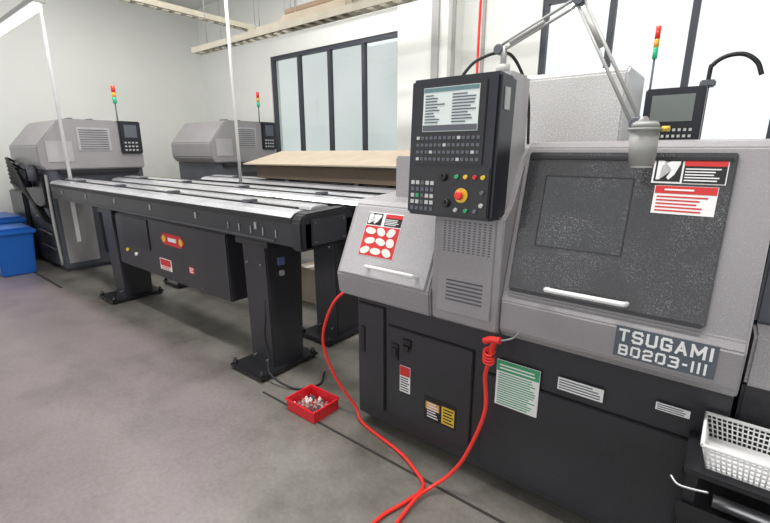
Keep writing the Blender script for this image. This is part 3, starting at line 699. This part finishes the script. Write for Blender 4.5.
# ------------------------------------------------------------------ right side
CT=root("work_stand",(0.35,1.5,0),"black steel stand holding a basket beside the lathe","stand")
put(G().box(0.03,0.80,1.50,1.755,0.655,0.672,0.004),"shelf",CT,M_DARK2)
put(G().box(0.03,0.80,1.50,1.755,0.50,0.515,0.004).box(0.03,0.80,1.495,1.50,0.50,0.55),"shelf",CT,M_DARK2)
for x in (0.04,0.76):
    for y in (1.51,1.72): put(G().box(x,x+0.03,y,y+0.03,0,0.655),"leg",CT,M_DARK2)
put(G().tube([(0.00,1.50,0.63),(0.02,1.48,0.622),(0.05,1.475,0.625),(0.10,1.48,0.632)],0.004,8),"hook",CT,M_STEEL)
put(G().cyl((0.12,1.58,0.54),(0.34,1.58,0.54),0.022),"metal_bar",CT,M_STEEL)
BK=root("basket",(0.2,1.63,0.673),"white perforated plastic basket on the black stand","basket")
bx0,bx1,by0,by1,bz0,bz1=0.065,0.40,1.53,1.75,0.674,0.755
g=G().box(bx0+0.02,bx1-0.02,by0+0.015,by1-0.015,bz0,bz0+0.005); put(g,"bottom",BK,M_WHITE)
g=G()
def wallgrid(p,q):
    p=Vector(p);q=Vector(q);n=max(6,int((q-p).length/0.014)); c=Vector(((bx0+bx1)/2,(by0+by1)/2,0))
    for k in range(n+1):
        t=p+(q-p)*k/n; bt=Vector((c.x+(t.x-c.x)*0.88,c.y+(t.y-c.y)*0.88,bz0)); tp=Vector((t.x,t.y,bz1))
        g.cyl(bt,tp,0.0026,seg=6)
    for k in range(6):
        f=0.88+0.12*k/5; z=bz0+(bz1-bz0)*k/5
        a=Vector((c.x+(p.x-c.x)*f,c.y+(p.y-c.y)*f,z)); b=Vector((c.x+(q.x-c.x)*f,c.y+(q.y-c.y)*f,z))
        g.cyl(a,b,0.0026,seg=6)
for p,q in (((bx0,by0,0),(bx1,by0,0)),((bx1,by0,0),(bx1,by1,0)),((bx1,by1,0),(bx0,by1,0)),((bx0,by1,0),(bx0,by0,0))): wallgrid(p,q)
put(g,"lattice_side",BK,M_WHITE)
put(G().tube([(bx0,by0,bz1),(bx1,by0,bz1),(bx1,by1,bz1),(bx0,by1,bz1),(bx0,by0,bz1)],0.007,8,smooth=False),"rim",BK,M_WHITE)

NM=root("parts_catcher",(0.45,2.2,0),"light grey receiving unit on dark cabinet beside the lathe","machine")
put(G().box(0.15,0.8,1.85,2.9,0.0,0.86,0.01),"cabinet",NM,M_DARK)
put(G().box(0.15,0.8,1.82,2.9,0.86,1.05,0.01),"light_cover",NM,M_HOODL)
put(G().prism([(1.95,1.05),(2.0,1.5),(2.9,1.5),(2.9,1.05)],0.15,0.8,0.01),"upper_cover",NM,M_BACKL)

# ------------------------------------------------------------------ far left: bins
for (x,y,h) in ((-7.62,1.36,0.62),(-8.25,1.42,0.70),(-8.88,1.46,0.66)):
    R=root("storage_bin",(x,y,0),"blue plastic storage bin standing by the far lathe","bin","blue bins by the far lathe")
    g=G().hexa([(x-0.22,y-0.18,0),(x-0.22,y+0.18,0),(x+0.22,y+0.18,0),(x+0.22,y-0.18,0),(x-0.26,y-0.22,h-0.04),(x-0.26,y+0.22,h-0.04),(x+0.26,y+0.22,h-0.04),(x+0.26,y-0.22,h-0.04)],0.02)
    put(g,"body",R,M_BLUE)
    put(G().box(x-0.29,x+0.29,y-0.25,y+0.25,h-0.06,h,0.015),"rim",R,M_BLUE)
    put(G().box(x-0.25,x+0.25,y-0.21,y+0.21,h,h+0.03,0.01),"lid",R,M_BLUE)
CH=root("coolant_unit",(-8.7,2.0,0),"dark coolant tank unit standing by the far lathe","machine unit")
put(G().box(-9.15,-8.40,1.76,2.3,0,1.05,0.02),"cabinet",CH,M_DARK)
put(G().box(-9.05,-8.55,1.80,2.1,1.05,1.42,0.02),"pump_head",CH,M_DARK2)
put(G().cyl((-8.7,1.9,1.42),(-8.7,1.9,1.62),0.07),"pump_motor",CH,M_BACKL)

# ------------------------------------------------------------------ light + camera
wd=bpy.data.worlds.new("World"); S.world=wd; wd.use_nodes=True
bg=wd.node_tree.nodes["Background"]; bg.inputs[0].default_value=(0.98,0.99,1.0,1); bg.inputs[1].default_value=1.2
def area(x,y,z,sx,sy,e,rot=(0,0,0)):
    l=bpy.data.lights.new("ceiling_light",'AREA'); l.shape='RECTANGLE'; l.size=sx; l.size_y=sy; l.energy=e; l.color=(1,0.985,0.96)
    o=bpy.data.objects.new("ceiling_light",l); COL.objects.link(o); o.location=(x,y,z); o.rotation_euler=rot
area(-6.0,2.4,4.5,4,0.5,125); area(-1.2,1.2,4.5,4,0.35,175); area(-3,4.2,4.5,6,0.5,100)
cam=bpy.data.cameras.new("camera"); co=bpy.data.objects.new("camera",cam); COL.objects.link(co)
cam.sensor_width=36; cam.lens=430/770*36; cam.clip_start=0.02
co.location=(0,0,1.65); co.rotation_euler=(math.radians(90-14.47),0,math.radians(38.2))
S.camera=co
S.view_settings.view_transform='Standard'
